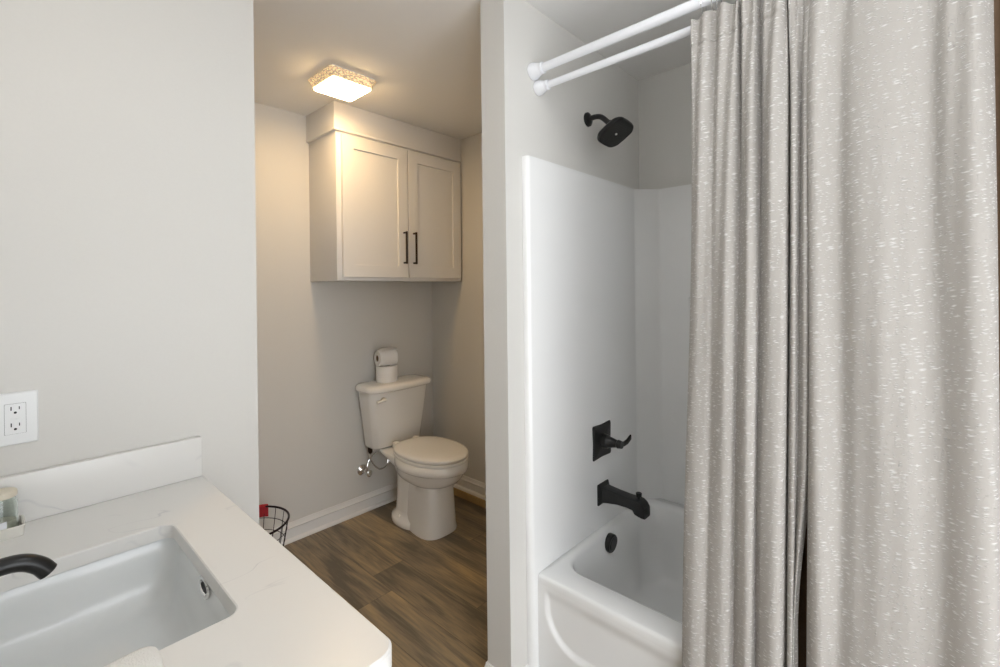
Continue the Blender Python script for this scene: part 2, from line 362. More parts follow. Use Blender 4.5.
# ---------------------------------------------------------------- wall cabinet
cb = thing('wall_cabinet', 'white two-door wall cabinet mounted up to the ceiling above the toilet', 'cabinet', (1.70, YT, 1.47))
cx0, cx1, cy = 1.255, 2.163, 2.352
MB().box(cx0, cx1, cy, YT-0.001, 1.47, 2.30, 0.001).build('body', M['cab'], cb)
b = MB().box(cx0-0.014, XR-0.001, cy-0.012, YT-0.001, 2.295, ZC-0.001, 0.0015)
b.box(cx0-0.017, XR-0.001, cy-0.016, YT-0.001, 2.285, 2.297, 0.003).build('crown_trim', M['cab'], cb)
for dx0, dx1, hx in ((1.283, 1.712, 1.680), (1.720, 2.150, 1.752)):
    z0, z1, fy, fw_ = 1.489, 2.270, cy-0.020, 0.068
    b = MB()
    # shaker frame as one solid with a sunk centre
    o_ = [(dx0, z0), (dx1, z0), (dx1, z1), (dx0, z1)]
    i_ = [(dx0+fw_, z0+fw_), (dx1-fw_, z0+fw_), (dx1-fw_, z1-fw_), (dx0+fw_, z1-fw_)]
    def off(L_, d): return [(x+(d if x < (dx0+dx1)/2 else -d), z+(d if z < 1.9 else -d)) for x, z in L_]
    rings = [[(x, cy-0.001, z) for x, z in o_], [(x, fy+0.0015, z) for x, z in o_], [(x, fy, z) for x, z in off(o_, 0.0015)],
             [(x, fy, z) for x, z in i_], [(x, fy+0.002, z) for x, z in off(i_, 0.001)], [(x, fy+0.009, z) for x, z in off(i_, 0.0015)]]
    b.loft(rings)
    d = b.build('door', M['cab'], cb, angle=20)
    h = MB().box(hx-0.005, hx+0.005, fy-0.034, fy-0.024, 1.572, 1.768, 0.0015)
    for z in (1.579, 1.761): h.box(hx-0.005, hx+0.005, fy-0.026, fy, z-0.005, z+0.005, 0.001)
    h.build('handle', M['bronze'], d)
    d['label'] = 'left shaker door' if hx < 1.7 else 'right shaker door'

# ---------------------------------------------------------------- toilet
TC = 1.750
to = thing('toilet', 'white two-piece toilet with closed lid standing in the corner alcove', 'toilet', (TC, 2.35, 0))
def egg(hw, yf, yb, z, ywide=None, n=48, p=2.0, pb=2.0):
    yw = ywide if ywide is not None else yf+(yb-yf)*0.47
    out = []
    for k in range(n):
        a = 2*PI*k/n; c = math.cos(a); s_ = math.sin(a)
        pp = p if c > 0 else pb
        x = hw*math.copysign(abs(s_)**(2/pp), s_); y = math.copysign(abs(c)**(2/pp), c)
        y = yw-(yw-yf)*y if c > 0 else yw-(yb-yw)*y
        out.append((TC+x, y, z))
    return out
rings = [egg(0.122, 2.046, 2.50, 0.0, 2.16, p=2.9, pb=1.5), egg(0.124, 2.044, 2.50, 0.012, 2.16, p=2.9, pb=1.5), egg(0.118, 2.048, 2.50, 0.04, 2.16, p=2.9, pb=1.5),
         egg(0.111, 2.050, 2.50, 0.12, 2.16, p=2.9, pb=1.5), egg(0.104, 2.056, 2.50, 0.24, 2.16, p=2.9, pb=1.5), egg(0.103, 2.057, 2.50, 0.278, 2.16, p=2.9, pb=1.5),
         egg(0.106, 2.050, 2.50, 0.282, 2.18, p=2.5), egg(0.128, 2.020, 2.48, 0.290, 2.18, p=2.2), egg(0.148, 1.985, 2.46, 0.308, 2.19), egg(0.160, 1.962, 2.45, 0.335, 2.19),
         egg(0.164, 1.955, 2.44, 0.362, 2.19), egg(0.167, 1.952, 2.44, 0.370, 2.19), egg(0.180, 1.934, 2.44, 0.373, 2.19),
         egg(0.187, 1.924, 2.44, 0.38, 2.19), egg(0.188, 1.922, 2.44, 0.40, 2.19), egg(0.184, 1.926, 2.44, 0.427, 2.19), egg(0.178, 1.932, 2.435, 0.431, 2.19)]
b = MB().loft(rings)
b.build('bowl', M['porcelain'], to, angle=50)
# trapway body and foot behind the column
b = MB()
def rrT(hw, ya, yb, r, z): return rr(TC-hw, TC+hw, ya, yb, r, z, 8)
def eg(hw, yf, yb_, yw, z, p=2.4): return egg(hw, yf, yb_, z, yw, p=p, pb=2.3)
b.loft([eg(0.127, 2.20, 2.50, 2.33, 0.0), eg(0.130, 2.195, 2.505, 2.33, 0.012), eg(0.127, 2.20, 2.50, 2.33, 0.036), eg(0.105, 2.22, 2.48, 2.33, 0.052), eg(0.100, 2.24, 2.47, 2.34, 0.08),
        eg(0.094, 2.24, 2.46, 2.34, 0.2), eg(0.098, 2.24, 2.46, 2.33, 0.29), eg(0.118, 2.22, 2.50, 2.33, 0.345), eg(0.132, 2.24, 2.56, 2.34, 0.372), eg(0.138, 2.26, 2.64, 2.40, 0.396, 3), eg(0.138, 2.26, 2.645, 2.40, 0.412, 3), eg(0.132, 2.27, 2.64, 2.40, 0.4175, 3)])
b.build('pedestal', M['porcelain'], to, angle=50)
sc_ = [(1.0, 0.0), (1.012, 0.003), (1.012, 0.013), (1.0, 0.016)]
MB().loft([egg(0.181*k, 2.19-0.264*k, 2.19+0.235*k, 0.433+dz, 2.19, p=2.05, pb=2.4) for k, dz in sc_]).build('seat', M['seat'], to)
lid = [(0.975, 0.0), (1.0, 0.002), (1.01, 0.007), (1.01, 0.014), (0.995, 0.0195), (0.96, 0.023), (0.85, 0.027), (0.6, 0.030), (0.3, 0.031)]
o = MB().loft([egg(0.181*k, 2.19-0.264*k, 2.19+0.235*k, 0.4515+dz, 2.19, p=2.05, pb=2.4) for k, dz in lid]).build('lid', M['seat'], to)
for sx in (-1, 1): MB().box(TC+sx*0.075-0.02, TC+sx*0.075+0.02, 2.415, 2.445, 0.435, 0.475, 0.008, 3).build('hinge', M['seat'], to)
def tankring(hw, yf, yb, bow, r, z):
    out = []
    for x, y, zz in rr(-hw, hw, yf, yb, r, z, 8):
        t = max(0, (yb-y)/(yb-yf)); out.append((TC+0.006+x, y-bow*t*(1-(x/hw)**2), zz))
    return out
def dense(ring, per=3):
    out = []
    n = len(ring)
    for i in range(n):
        a = ring[i]; b_ = ring[(i+1) % n]
        d_ = math.dist(a, b_); m_ = max(1, int(d_/0.03))
        for k in range(m_): out.append(tuple(a[j]+(b_[j]-a[j])*k/m_ for j in range(3)))
    return out
def tank(hw, yf, yb, bow, r, z):
    hw *= 0.925
    base = rr(-0.24, 0.24, 2.47, 2.65, 0.045, 0, 8); base = dense(base)
    out = []
    for x, y, _ in base:
        xx = x/0.24*hw; t = (y-2.47)/0.18; yy = yf+(yb-yf)*t
        out.append((TC+0.006+xx, yy-bow*max(0, 1-t)*(1-(xx/hw)**2), z))
    return out
MB().loft([tank(0.170, 2.54, 2.64, 0.01, 0, 0.420), tank(0.186, 2.52, 2.648, 0.012, 0, 0.424), tank(0.194, 2.508, 2.652, 0.015, 0, 0.436), tank(0.213, 2.495, 2.655, 0.02, 0, 0.58), tank(0.238, 2.480, 2.657, 0.025, 0, 0.76), tank(0.241, 2.478, 2.657, 0.025, 0, 0.786)]).build('tank', M['porcelain'], to, angle=50)
MB().loft([tank(0.246, 2.468, 2.660, 0.027, 0, 0.785), tank(0.256, 2.458, 2.662, 0.028, 0, 0.789), tank(0.260, 2.454, 2.664, 0.028, 0, 0.797), tank(0.260, 2.454, 2.664, 0.028, 0, 0.812), tank(0.256, 2.458, 2.662, 0.028, 0, 0.821), tank(0.244, 2.472, 2.655, 0.026, 0, 0.827), tank(0.2, 2.50, 2.64, 0.02, 0, 0.829)]).build('tank_lid', M['porcelain'], to, angle=50)
lv = MB().cyl((1.612, 2.490, 0.742), (1.612, 2.452, 0.742), 0.014)
lv.tube([(1.614, 2.450, 0.743), (1.60, 2.446, 0.742), (1.575, 2.445, 0.737), (1.553, 2.446, 0.735)], [0.012, 0.010, 0.0085, 0.009], 12)
lv.build('flush_lever', M['seat'], to)
for sx in (-1,):
    MB().lathe((TC-0.105, 2.36, 0.03), (TC-0.105, 2.36, 0.058), [(0, 0.013), (0.5, 0.0125), (0.85, 0.008), (1, 0.002)], 20).build('bolt_cap', M['seat'], to)

# toilet rolls
def roll(name, label, c, axis, r, hgt):
    o = thing(name, label, 'toilet paper', c, 'toilet rolls stacked on the tank')
    c = Vector(c); a = Vector(axis)*hgt/2
    ri = 0.020
    b = MB().lathe(c-a, c+a, [(0, ri), (0, r-0.003), (0.03, r), (0.97, r), (1, r-0.003), (1, ri)], 40, False)
    b.build('paper', M['paper'], o)
    MB().lathe(c-a*0.99, c+a*0.99, [(0, ri), (0, ri-0.002), (1, ri-0.002), (1, ri), (0, ri)], 28, False).build('cardboard_core', M['card'], o)
    return o
RX, RY = 1.703, 2.565
roll('toilet_roll', 'toilet roll standing upright on the tank lid, lower of the two', (RX, RY, 0.829+0.05), (0, 0, 1), 0.067, 0.100)
ur = roll('toilet_roll', 'toilet roll lying on its side on top of the other roll', (RX-0.004, RY, 0.929+0.052), (0.985, -0.17, 0), 0.052, 0.120)
# loose end of paper
b = MB(); pr_ = []
for i in range(9):
    t = i/8; a = PI/2-1.1+1.1*t
    pr_.append((0.0445*math.cos(a), 0.0445*math.sin(a)) if i < 6 else None)
pr_ = [p for p in pr_ if p] ; pr_ = [(0.030, 0.0455)]+[(0.012, 0.048), (-0.012, 0.0465)]
rings = []
for yy, zz in ((-0.020, 0.0405), (0.0, 0.0455), (0.02, 0.047), (0.04, 0.049), (0.055, 0.048)):
    rings.append([(RX-0.035, RY+yy, 0.988+zz), (RX+0.068, RY+yy-0.008, 0.988+zz+0.002), (RX+0.068, RY+yy-0.008, 0.9865+zz+0.002), (RX-0.035, RY+yy, 0.9865+zz)])
MB().loft(rings).build('loose_sheet', M['paper'], ur)

# water supply
wv_ = thing('water_supply_valve', 'chrome shut-off valve with looped braided hose on the wall by the toilet', 'valve', (1.578, YT, 0.268))
MB().lathe((1.578, YT, 0.268), (1.578, YT-0.02, 0.268), [(0, 0.034), (0.3, 0.033), (0.7, 0.022), (1, 0.012)], 28).build('escutcheon', M['chrome'], wv_)
MB().cyl((1.578, YT-0.01, 0.268), (1.578, YT-0.075, 0.268), 0.009).lathe((1.578, YT-0.06, 0.255), (1.578, YT-0.06, 0.305), [(0, 0.012), (0.6, 0.012), (0.65, 0.008), (1, 0.008)], 16).build('valve_body', M['chrome'], wv_)
b = MB()
for k in range(1): b.lathe((1.578, YT-0.075, 0.268), (1.578, YT-0.098, 0.268), [(0, 0.012), (0.2, 0.020), (0.8, 0.020), (1, 0.014)], 12)
b.build('handle', M['chrome'], wv_)
hp = catmull([(1.578, YT-0.06, 0.30), (1.60, YT-0.06, 0.345), (1.66, YT-0.065, 0.375), (1.715, YT-0.075, 0.35), (1.71, YT-0.085, 0.285), (1.65, YT-0.085, 0.275), (1.605, YT-0.08, 0.33), (1.592, YT-0.08, 0.375), (1.592, YT-0.08, 0.415)], 10)
MB().tube([tuple(p) for p in hp], 0.0048, 10).build('supply_hose', M['chrome'], wv_)
MB().lathe((1.592, YT-0.08, 0.388), (1.592, YT-0.08, 0.424), [(0, 0.008), (0.3, 0.014), (1, 0.016)], 12).build('coupling_nut', M['bronze'], wv_)

# wire basket
BC = Vector((0.812, 2.41, 0))
bk = thing('wire_basket', 'dark round wire wastebasket half hidden behind the vanity end wall', 'basket', BC)
def circ(r, z, n=48): return [(BC.x+r*math.cos(2*PI*k/n), BC.y+r*math.sin(2*PI*k/n), z) for k in range(n)]
MB().tube(circ(0.180, 0.30), 0.0052, 10, True).build('rim', M['wire'], bk)
b = MB()
def rad(z): return 0.180-0.055*(1-z/0.30)**1.1
for z in (0.245, 0.19, 0.135, 0.08, 0.03): b.tube(circ(rad(z), z), 0.0017, 6, True)
for k in range(18):
    a = 2*PI*k/18+0.1; b.tube([(BC.x+rad(z)*math.cos(a), BC.y+rad(z)*math.sin(a), z) for z in (0.30, 0.245, 0.19, 0.135, 0.08, 0.03, 0.004)], 0.0017, 6)
for z in (0.004,):
    b.tube(circ(rad(z), z), 0.003, 6, True)
for k in range(-4, 5):
    xx = k*0.027; l = math.sqrt(max(0, rad(0)**2-xx*xx)); b.tube([(BC.x+xx, BC.y-l, 0.004), (BC.x+xx, BC.y+l, 0.004)], 0.0017, 6)
b.build('wire_mesh', M['wire'], bk)
# red strap wrapped on the rim at the back
ang = math.radians(57)
rx, ry = BC.x+0.18*math.cos(ang), BC.y+0.18*math.sin(ang)
b = MB(); prof = [(-0.010, -0.045), (-0.010, 0.0), (0, 0.009), (0.010, 0.0), (0.010, -0.06), (0.0075, -0.06), (0.0075, -0.002), (0, 0.006), (-0.0075, -0.002), (-0.0075, -0.045)]
rings = []
for s_ in (-0.05, -0.025, 0.0, 0.025, 0.05):
    rings.append([(rx+a*math.cos(ang)-s_*math.sin(ang), ry+a*math.sin(ang)+s_*math.cos(ang), 0.30+z+0.002*math.sin(s_*200)) for a, z in prof])
b.loft(rings).build('red_strap', M['red'], bk)

# ---------------------------------------------------------------- bathtub with surround
tb = thing('bathtub', 'white moulded bathtub and shower surround behind the curtains', 'bathtub', (1.72, 0.27, 0))
TX, TXB, TY, TYN, ZR = 1.287, 2.14, 1.0195, -0.478, 0.410
def tub_ring(x0, x1, y0, y1, r, z): return rr(x0, x1, y0, y1, r, z, 10)
rings = [tub_ring(TX+0.004, TXB, TYN, TY, 0.004, ZR-0.05), tub_ring(TX, TXB, TYN, TY, 0.004, ZR-0.03), tub_ring(TX, TXB, TYN, TY, 0.005, ZR-0.012), tub_ring(TX+0.003, TXB-0.003, TYN+0.003, TY-0.001, 0.006, ZR-0.003), tub_ring(TX+0.010, TXB-0.005, TYN+0.005, TY-0.002, 0.01, ZR),
         tub_ring(1.378, 2.075, -0.36, 0.990, 0.085, ZR), tub_ring(1.386, 2.068, -0.352, 0.984, 0.085, ZR-0.004), tub_ring(1.393, 2.062, -0.345, 0.979, 0.085, ZR-0.014),
         tub_ring(1.408, 2.052, -0.31, 0.970, 0.09, 0.30), tub_ring(1.435, 2.04, -0.24, 0.958, 0.10, 0.18), tub_ring(1.45, 2.03, -0.19, 0.945, 0.11, 0.12), tub_ring(1.475, 2.005, -0.13, 0.92, 0.12, 0.085), tub_ring(1.53, 1.95, -0.06, 0.87, 0.12, 0.068), tub_ring(1.62, 1.86, 0.0, 0.80, 0.11, 0.062)]
MB().loft(rings, False, True).build('tub_basin', M['acrylic'], tb, angle=60)
# apron with a recessed panel
ny, nz = 240, 64
b = MB(); grid = []
for j in range(nz+1):
    row = []; z = ZR-0.03-(ZR-0.03)*j/nz
    for i in range(ny+1):
        y = TY-(TY-TYN)*i/ny
        # signed distance to rounded panel outline, open at the top
        px_, pz_ = max(0.985-0.12-y, y-0.985+0.12-1e9), z
        dy = max(y-(0.985-0.13), (TYN+0.035+0.13)-y, 0); dz = max((0.185+0.13)-z, 0)
        dist = math.hypot(dy, dz)-0.13
        inside = smoothstep(0.005, -0.007, dist)
        top = smoothstep(ZR-0.035, ZR-0.085, z)
        row.append(b.bm.verts.new((TX+0.013*inside*(top), y, z)))
    grid.append(row)
for j in range(nz):
    for i in range(ny): b.bm.faces.new((grid[j][i], grid[j][i+1], grid[j+1][i+1], grid[j+1][i]))
b.build('apron', M['acrylic'], tb, angle=80, recalc=False)
def arc(cx, cy_, r, a0, a1, n=6): return [(cx+r*math.cos(a0+(a1-a0)*k/n), cy_+r*math.sin(a0+(a1-a0)*k/n)) for k in range(n+1)]
yb, yn = TY, TYN
path = [(1.256, YP-0.001)]+arc(1.275, TY+0.019, 0.019, PI, 1.5*PI, 6)
path += [(1.32, TY-0.001), (1.6, TY-0.002)] + [(2.045, TY-0.003)]+arc(2.045, TY-0.028, 0.025, PI/2, PI/4, 4)+arc(2.115, 0.925, 0.025, PI/4, 0, 4)+[(2.14, 0.6), (2.14, 0.2), (2.14, -0.38)]
path += [(2.07, -0.45), (2.045, yn), (1.295, yn), (1.262, yn-0.012), (1.256, -0.504)]
back = [(XR-0.001, -0.504), (XR-0.001, YP-0.001)]
b = MB().prism(path+back, ZR-0.005, 1.872)
# softened top edge
top = [f for f in b.bm.faces if all(v_.co.z > 1.87 for v_ in f.verts)][0]
r_ = bmesh.ops.inset_region(b.bm, faces=[top], thickness=0.006, depth=0.0)
for v_ in top.verts: v_.co.z = 1.880
b.build('surround', M['acrylic'], tb, angle=40)
fl = [(1.256, YP-0.001)]+arc(1.275, TY+0.019, 0.019, PI, 1.5*PI, 6)+[(1.287, TY), (1.295, TY), (1.295, YP-0.001)]
MB().prism(fl, 0.0, ZR-0.004).build('flange', M['acrylic'], tb, angle=40)
# moulded soap shelf on the back panel
sh = []
for z, k in ((1.30, 0.05), (1.335, 0.7), (1.355, 1.0), (1.364, 1.0), (1.368, 0.93)):
    sh.append([(2.139, 0.80, z), (2.139-0.03*k, 0.77, z), (2.139-0.06*k, 0.70, z), (2.139-0.075*k, 0.55, z), (2.139-0.07*k, 0.36, z), (2.139-0.05*k, 0.30, z), (2.139, 0.265, z)])
MB().loft(sh).build('soap_shelf', M['acrylic'], tb, angle=60)
ov = MB().lathe((1.712, 0.984, 0.362), (1.712, 0.958, 0.360), [(0, 0.036), (0.3, 0.037), (0.85, 0.037), (1, 0.034)], 36)
ov.lathe((1.712, 0.959, 0.360), (1.712, 0.955, 0.360), [(0, 0.026), (1, 0.024)], 30)
ov.build('overflow_cover', M['black'], tb)
MB().lathe((1.722, 0.80, 0.058), (1.722, 0.80, 0.070), [(0, 0.035), (1, 0.033)], 30).build('drain', M['black'], tb)

# tub spout
sp = thing('tub_spout', 'matte black tub spout with pull-up diverter on the end wall of the tub', 'tub faucet', (1.735, TY, 0.53))
sx, sz = 1.733, 0.549
def sq(hx, hz, y, cz, r=0.006, cx=sx):
    return [(x, y, z) for x, z, _ in rr(cx-hx, cx+hx, cz-hz, cz+hz, r, 0, 4)]
MB().loft([sq(0.044, 0.044, TY, sz), sq(0.044, 0.044, TY-0.006, sz), sq(0.040, 0.040, TY-0.010, sz), sq(0.033, 0.033, TY-0.016, sz)]).build('wall_plate', M['black'], sp)
R_ = [sq(0.030, 0.033, TY-0.012, sz), sq(0.027, 0.030, TY-0.03, sz), sq(0.025, 0.024, TY-0.08, sz+0.002), sq(0.027, 0.021, TY-0.125, sz+0.001), sq(0.029, 0.022, TY-0.150, sz+0.0), sq(0.029, 0.029, TY-0.160, sz-0.007), sq(0.029, 0.030, TY-0.176, sz-0.010), sq(0.028, 0.027, TY-0.190, sz-0.016), sq(0.026, 0.020, TY-0.200, sz-0.023)]
MB().loft(R_).build('spout_body', M['black'], sp, angle=50)
MB().lathe((sx, TY-0.166, sz+0.010), (sx, TY-0.166, sz+0.046), [(0, 0.006), (0.55, 0.006), (0.6, 0.011), (0.95, 0.012), (1, 0.010)], 20).build('diverter_knob', M['black'], sp)

# shower valve
va = thing('shower_valve', 'matte black shower valve with square plate and lever handle above the spout', 'shower valve', (1.738, TY, 0.768))
vx, vz = 1.728, 0.771
def plate(h, y, pinch=0.004):
    out = []
    for x, z, _ in rrd(-h, h, -h, h, 0.008, 0, 5):
        k = 1-abs(abs(x)-abs(z))/h  # 1 on the diagonal
        s_ = 1-pinch/h*(1-k); out.append((vx+x*s_, y, vz+z*s_))
    return out
MB().loft([plate(0.072, TY), plate(0.072, TY-0.005), plate(0.068, TY-0.009), plate(0.02, TY-0.014)]).build('escutcheon', M['black'], va, angle=30)
MB().lathe((vx, TY-0.008, vz), (vx, TY-0.098, vz), [(0, 0.030), (0.28, 0.028), (0.32, 0.024), (0.75, 0.015), (0.8, 0.018), (1, 0.015)], 32).build('hub', M['black'], va)
lp = [(vx, TY-0.085, vz), (vx+0.028, TY-0.090, vz-0.004), (vx+0.050, TY-0.094, vz+0.001), (vx+0.076, TY-0.096, vz+0.014)]
rings = []
for (x, y, z), wz, wy in zip(lp, (0.010, 0.009, 0.010, 0.011), (0.010, 0.006, 0.005, 0.004)):
    rings.append([(x, y+a, z+b_) for a, b_, _ in rr(-wy, wy, -wz, wz, 0.003, 0, 4)])
MB().loft(rings).build('lever', M['black'], va, angle=50)

# shower head
sh_ = thing('shower_head', 'matte black square shower head on a bent arm below the curtain rods', 'shower head', (1.69, YP, 2.122))
ax_, az = 1.692, 2.122
MB().lathe((ax_, YP, az), (ax_, YP-0.016, az), [(0, 0.030), (0.4, 0.029), (0.9, 0.018), (1, 0.012)], 32).build('wall_flange', M['black'], sh_)
ap = catmull([(ax_, YP, az), (ax_, YP-0.035, az+0.002), (ax_, YP-0.065, az-0.006), (ax_, YP-0.095, az-0.034), (ax_, YP-0.112, az-0.054)], 8)
MB().tube([tuple(p) for p in ap], 0.011, 14).build('shower_arm', M['black'], sh_)
# head: rounded square facing down and outwards
hn = Vector((-0.14, -0.50, -0.86)).normalized()
hc = Vector((ax_-0.006, YP-0.130, az-0.084))
hxv = Vector((1, 0, 0)); hxv = (hxv-hn*hxv.dot(hn)).normalized(); hyv = hn.cross(hxv)
def hring(h, d, r):
    out = []
    for x, y, _ in rrd(-h, h, -h, h, min(r, h*0.9), 0, 8):
        k = 1-(abs(abs(x)-abs(y))/h); bul = 1+0.05*(1-k)
        out.append(hc+hxv*x*bul*1.0+hyv*y*bul+hn*d)
    return out
MB().loft([hring(0.014, -0.040, 0.012), hring(0.020, -0.028, 0.015), hring(0.045, -0.016, 0.025), hring(0.058, -0.009, 0.030), hring(0.063, -0.002, 0.034), hring(0.063, 0.008, 0.034), hring(0.060, 0.012, 0.032)]).build('head', M['black'], sh_, angle=40)
b = MB()
for i in range(-6, 7):
    for j in range(-6, 7):
        if abs(i) == 6 and abs(j) == 6: continue
        if abs(i) <= 1 and abs(j) <= 1: continue
        c = hc+hxv*i*0.0080+hyv*j*0.0080+hn*0.0115; b.lathe(c, c+hn*0.0022, [(0, 0.002), (1, 0.0014)], 6)
noz = b.build('nozzles', M['nozzle'], sh_, smooth=False)
b = MB().lathe(hc+hn*0.0115, hc+hn*0.0135, [(0, 0.006), (1, 0.005)], 24)
b.build('centre_button', M['chrome'], sh_)
MB().lathe(hc-hn*0.058, hc-hn*0.030, [(0, 0.011), (0.4, 0.016), (0.8, 0.016), (1, 0.012)], 20).build('swivel_joint', M['black'], sh_)

# ---------------------------------------------------------------- curtain rods
def rod(label, x, z, r, rf, fx, fz):
    o = thing('curtain_rod', label, 'curtain rod', (x, YP, z), 'tension rods across the tub')
    MB().cyl((x, YP-0.02, z), (x, -0.49, z), r, n=28).build('pole', M['rod'], o)
    for s_, y in ((-1, YP), (1, -0.505)):
        MB().lathe((x, y, z), (x, y+s_*0.052, z), [(0, rf*0.93), (0.06, rf), (0.28, rf*0.97), (0.5, rf*0.80), (0.78, rf*0.60), (0.82, rf*0.66), (0.95, rf*0.66), (1, r)], 36).build('end_cap', M['rod'], o)
    return o
rod('thicker white curtain rod, the upper and outer of the two', 1.322, 2.198, 0.0150, 0.031, 0, 0)
rod('thinner white curtain rod, the lower and inner of the two', 1.352, 2.147, 0.0125, 0.027, 0, 0)

# ---------------------------------------------------------------- curtains
_sl = {}
def img_to_y(ix, X=1.31):
    d = fwd + rgt*((ix-500)/FOC) - upv*((330-HORIZON)/FOC); return X/d.x*d.y
def curtain(name, cps, ztop, zbot, material, X=1.31, nrow=120, sub=10, fan=0.023, rfan=0.0, header=True, phase=0.0, ripple=0.0014, thick=0.0022, gap=None, topw=0.55, gather=0.0):
    P = catmull([(img_to_y(a, X), d) for a, d in cps], sub)
    n = len(P); bm = bmesh.new(); uvl = bm.loops.layers.uv.new('UVMap')
    arc_ = np.concatenate([[0], np.cumsum(np.hypot(np.diff(P[:, 0]), np.diff(P[:, 1])))])
    rows = []
    zs = [ztop-0.004*k for k in range(30)]
    while zs[-1] > zbot+0.02: zs.append(zs[-1]-0.016)
    zs.append(zbot); nrow = len(zs)-1
    for j in range(nrow+1):
        z = zs[j]; t = (ztop-z)/(ztop-zbot); row = []
        tz = (1.30-z)/0.90
        for i in range(n):
            y, d = P[i]
            k = min(1.2, max(0, (y-0.21)/0.29)) if y > 0.21 else 0
            y2 = y+fan*tz*(0.45+0.55*k if y > 0.15 else max(0, 0.45*(y+0.09)/0.24))
            if gap and y < gap[0]: y2 += gap[1](z, y)
            amp = topw+(1-topw)*smoothstep(ztop, ztop-0.25, z)
            amp *= 1+0.12*math.sin(z*2.1+y*9+phase)
            dd = d*amp + 0.004*math.sin(z*2.3+y*14+phase) + 0.0025*math.sin(z*5.1-y*31+phase*2) + ripple*math.sin(y*140+z*3)*(1-t)
            y2 += 0.0035*math.sin(z*2.7+d*60+phase)*smoothstep(ztop, ztop-0.3, z)
            dd += gather*math.exp(-(ztop-z)/0.38)*math.sin(arc_[i]*150+(ztop-z)*5.0)
            y2 += 0.006*math.exp(-(ztop-z)/0.22)*math.sin(arc_[i]*38+phase)*(1 if header else 0)
            if header:
                dd -= 0.0045*math.exp(-((z-(ztop-0.083))/0.005)**2)
                dd += 0.003*(1 if z > ztop-0.083 else 0)
            zz = z
            if j < 12: zz -= (1-j/12)*0.014*(0.5+0.5*math.sin(arc_[i]*55+phase))
            # hangs a little outside the tub
            lean = 0.055*smoothstep(0.0, 0.75, t) if header else 0
            xx = X-dd-lean
            row.append(bm.verts.new((xx, y2*(1-lean/X), zz)))
        rows.append(row)
    for j in range(nrow):
        for i in range(n-1):
            f = bm.faces.new((rows[j][i], rows[j+1][i], rows[j+1][i+1], rows[j][i+1]))
            for lp_, (a, b_) in zip(f.loops, ((i, j), (i, j+1), (i+1, j+1), (i+1, j))):
                lp_[uvl].uv = (arc_[a]+phase, -zs[b_])
    me = bpy.data.meshes.new(name); bm.to_mesh(me); bm.free(); me.materials.append(material); me.shade_smooth()
    o = bpy.data.objects.new(name, me); COL.objects.link(o)
    md = o.modifiers.new('thickness', 'SOLIDIFY'); md.thickness = thick; md.offset = 0
    return o
left_cps = [(688, -0.004), (691, 0.006), (698, 0.014), (706, 0.010), (711, 0.004), (717, 0.012), (726, 0.020), (733, 0.012), (737, -0.006), (742, 0.010), (749, 0.024), (755, 0.016), (758, -0.010), (764, 0.012), (773, 0.026), (781, 0.022), (785.5, 0.004), (787, -0.022),
            (788.2, -0.026), (789.5, -0.004), (791, 0.010), (794, 0.012), (796, -0.004), (798.5, -0.008), (802, 0.008), (805, 0.010), (808, 0.0), (812, -0.018)]
cl = curtain('shower_curtain', left_cps, 2.160, 0.10, M['slub'], phase=0.3, gather=0.0095, gap=(0.235, lambda z, y: 0.030*smoothstep(1.05, 0.60, z)*min(1, (0.235-y)/0.03)))
tag(cl, 'bunched off-white slub shower curtain panel with narrow folds, left of the gap', 'shower curtain', 'slub shower curtain panels')
right_cps = [(808, -0.022), (807.5, -0.012), (808.5, 0.004), (813, 0.018), (820, 0.022), (830, 0.010), (840, 0.004), (856, 0.018), (880, 0.028), (905, 0.022), (925, 0.008), (938, 0.006), (955, 0.022), (975, 0.032), (988, 0.026), (994, 0.008), (996, -0.014)]
cr_ = curtain('shower_curtain', right_cps, 2.160, 0.10, M['slub'], phase=1.7, gather=0.002, sub=14)
tag(cr_, 'broad smooth off-white slub shower curtain panel, nearest and right of the gap', 'shower curtain', 'slub shower curtain panels')
lin = [(768, 0.004), (780, -0.012), (792, 0.008), (806, -0.010), (820, 0.010), (840, -0.012), (865, 0.012), (890, -0.012), (915, 0.012), (945, -0.012), (975, 0.012), (1000, -0.010), (1030, 0.012), (1065, -0.010), (1100, 0.008), (1130, 0)]
ln = curtain('curtain_liner', lin, 2.130, 0.46, M['brown'], X=1.352, phase=4.0, header=False, ripple=0.0, topw=0.4)
tag(ln, 'dark brown inner curtain showing through the gap between the light panels', 'shower curtain')
# rings on the outer rod
rg = MB().tube([(0.0, 0.0, 0.0)]*0 or [(1.322+0.021*math.cos(a), 0.0, 2.187+0.028*math.sin(a)) for a in [2*PI*k/32 for k in range(32)]], 0.0012, 8, True).build('curtain_ring', M['chrome'])
tag(rg, 'thin metal curtain ring around the upper rod at the top of the curtains', 'curtain ring', 'rings of the shower curtains')
rys = [0.445, 0.418, 0.405, 0.36, 0.33, 0.285, 0.245, 0.17, 0.10, 0.03, -0.04, -0.08]
for i, y in enumerate(rys):
    c = rg if i == 0 else rg.copy()
    if i: COL.objects.link(c)
    c.location = (0, y, 0); c.rotation_euler = (0, 0, 0)

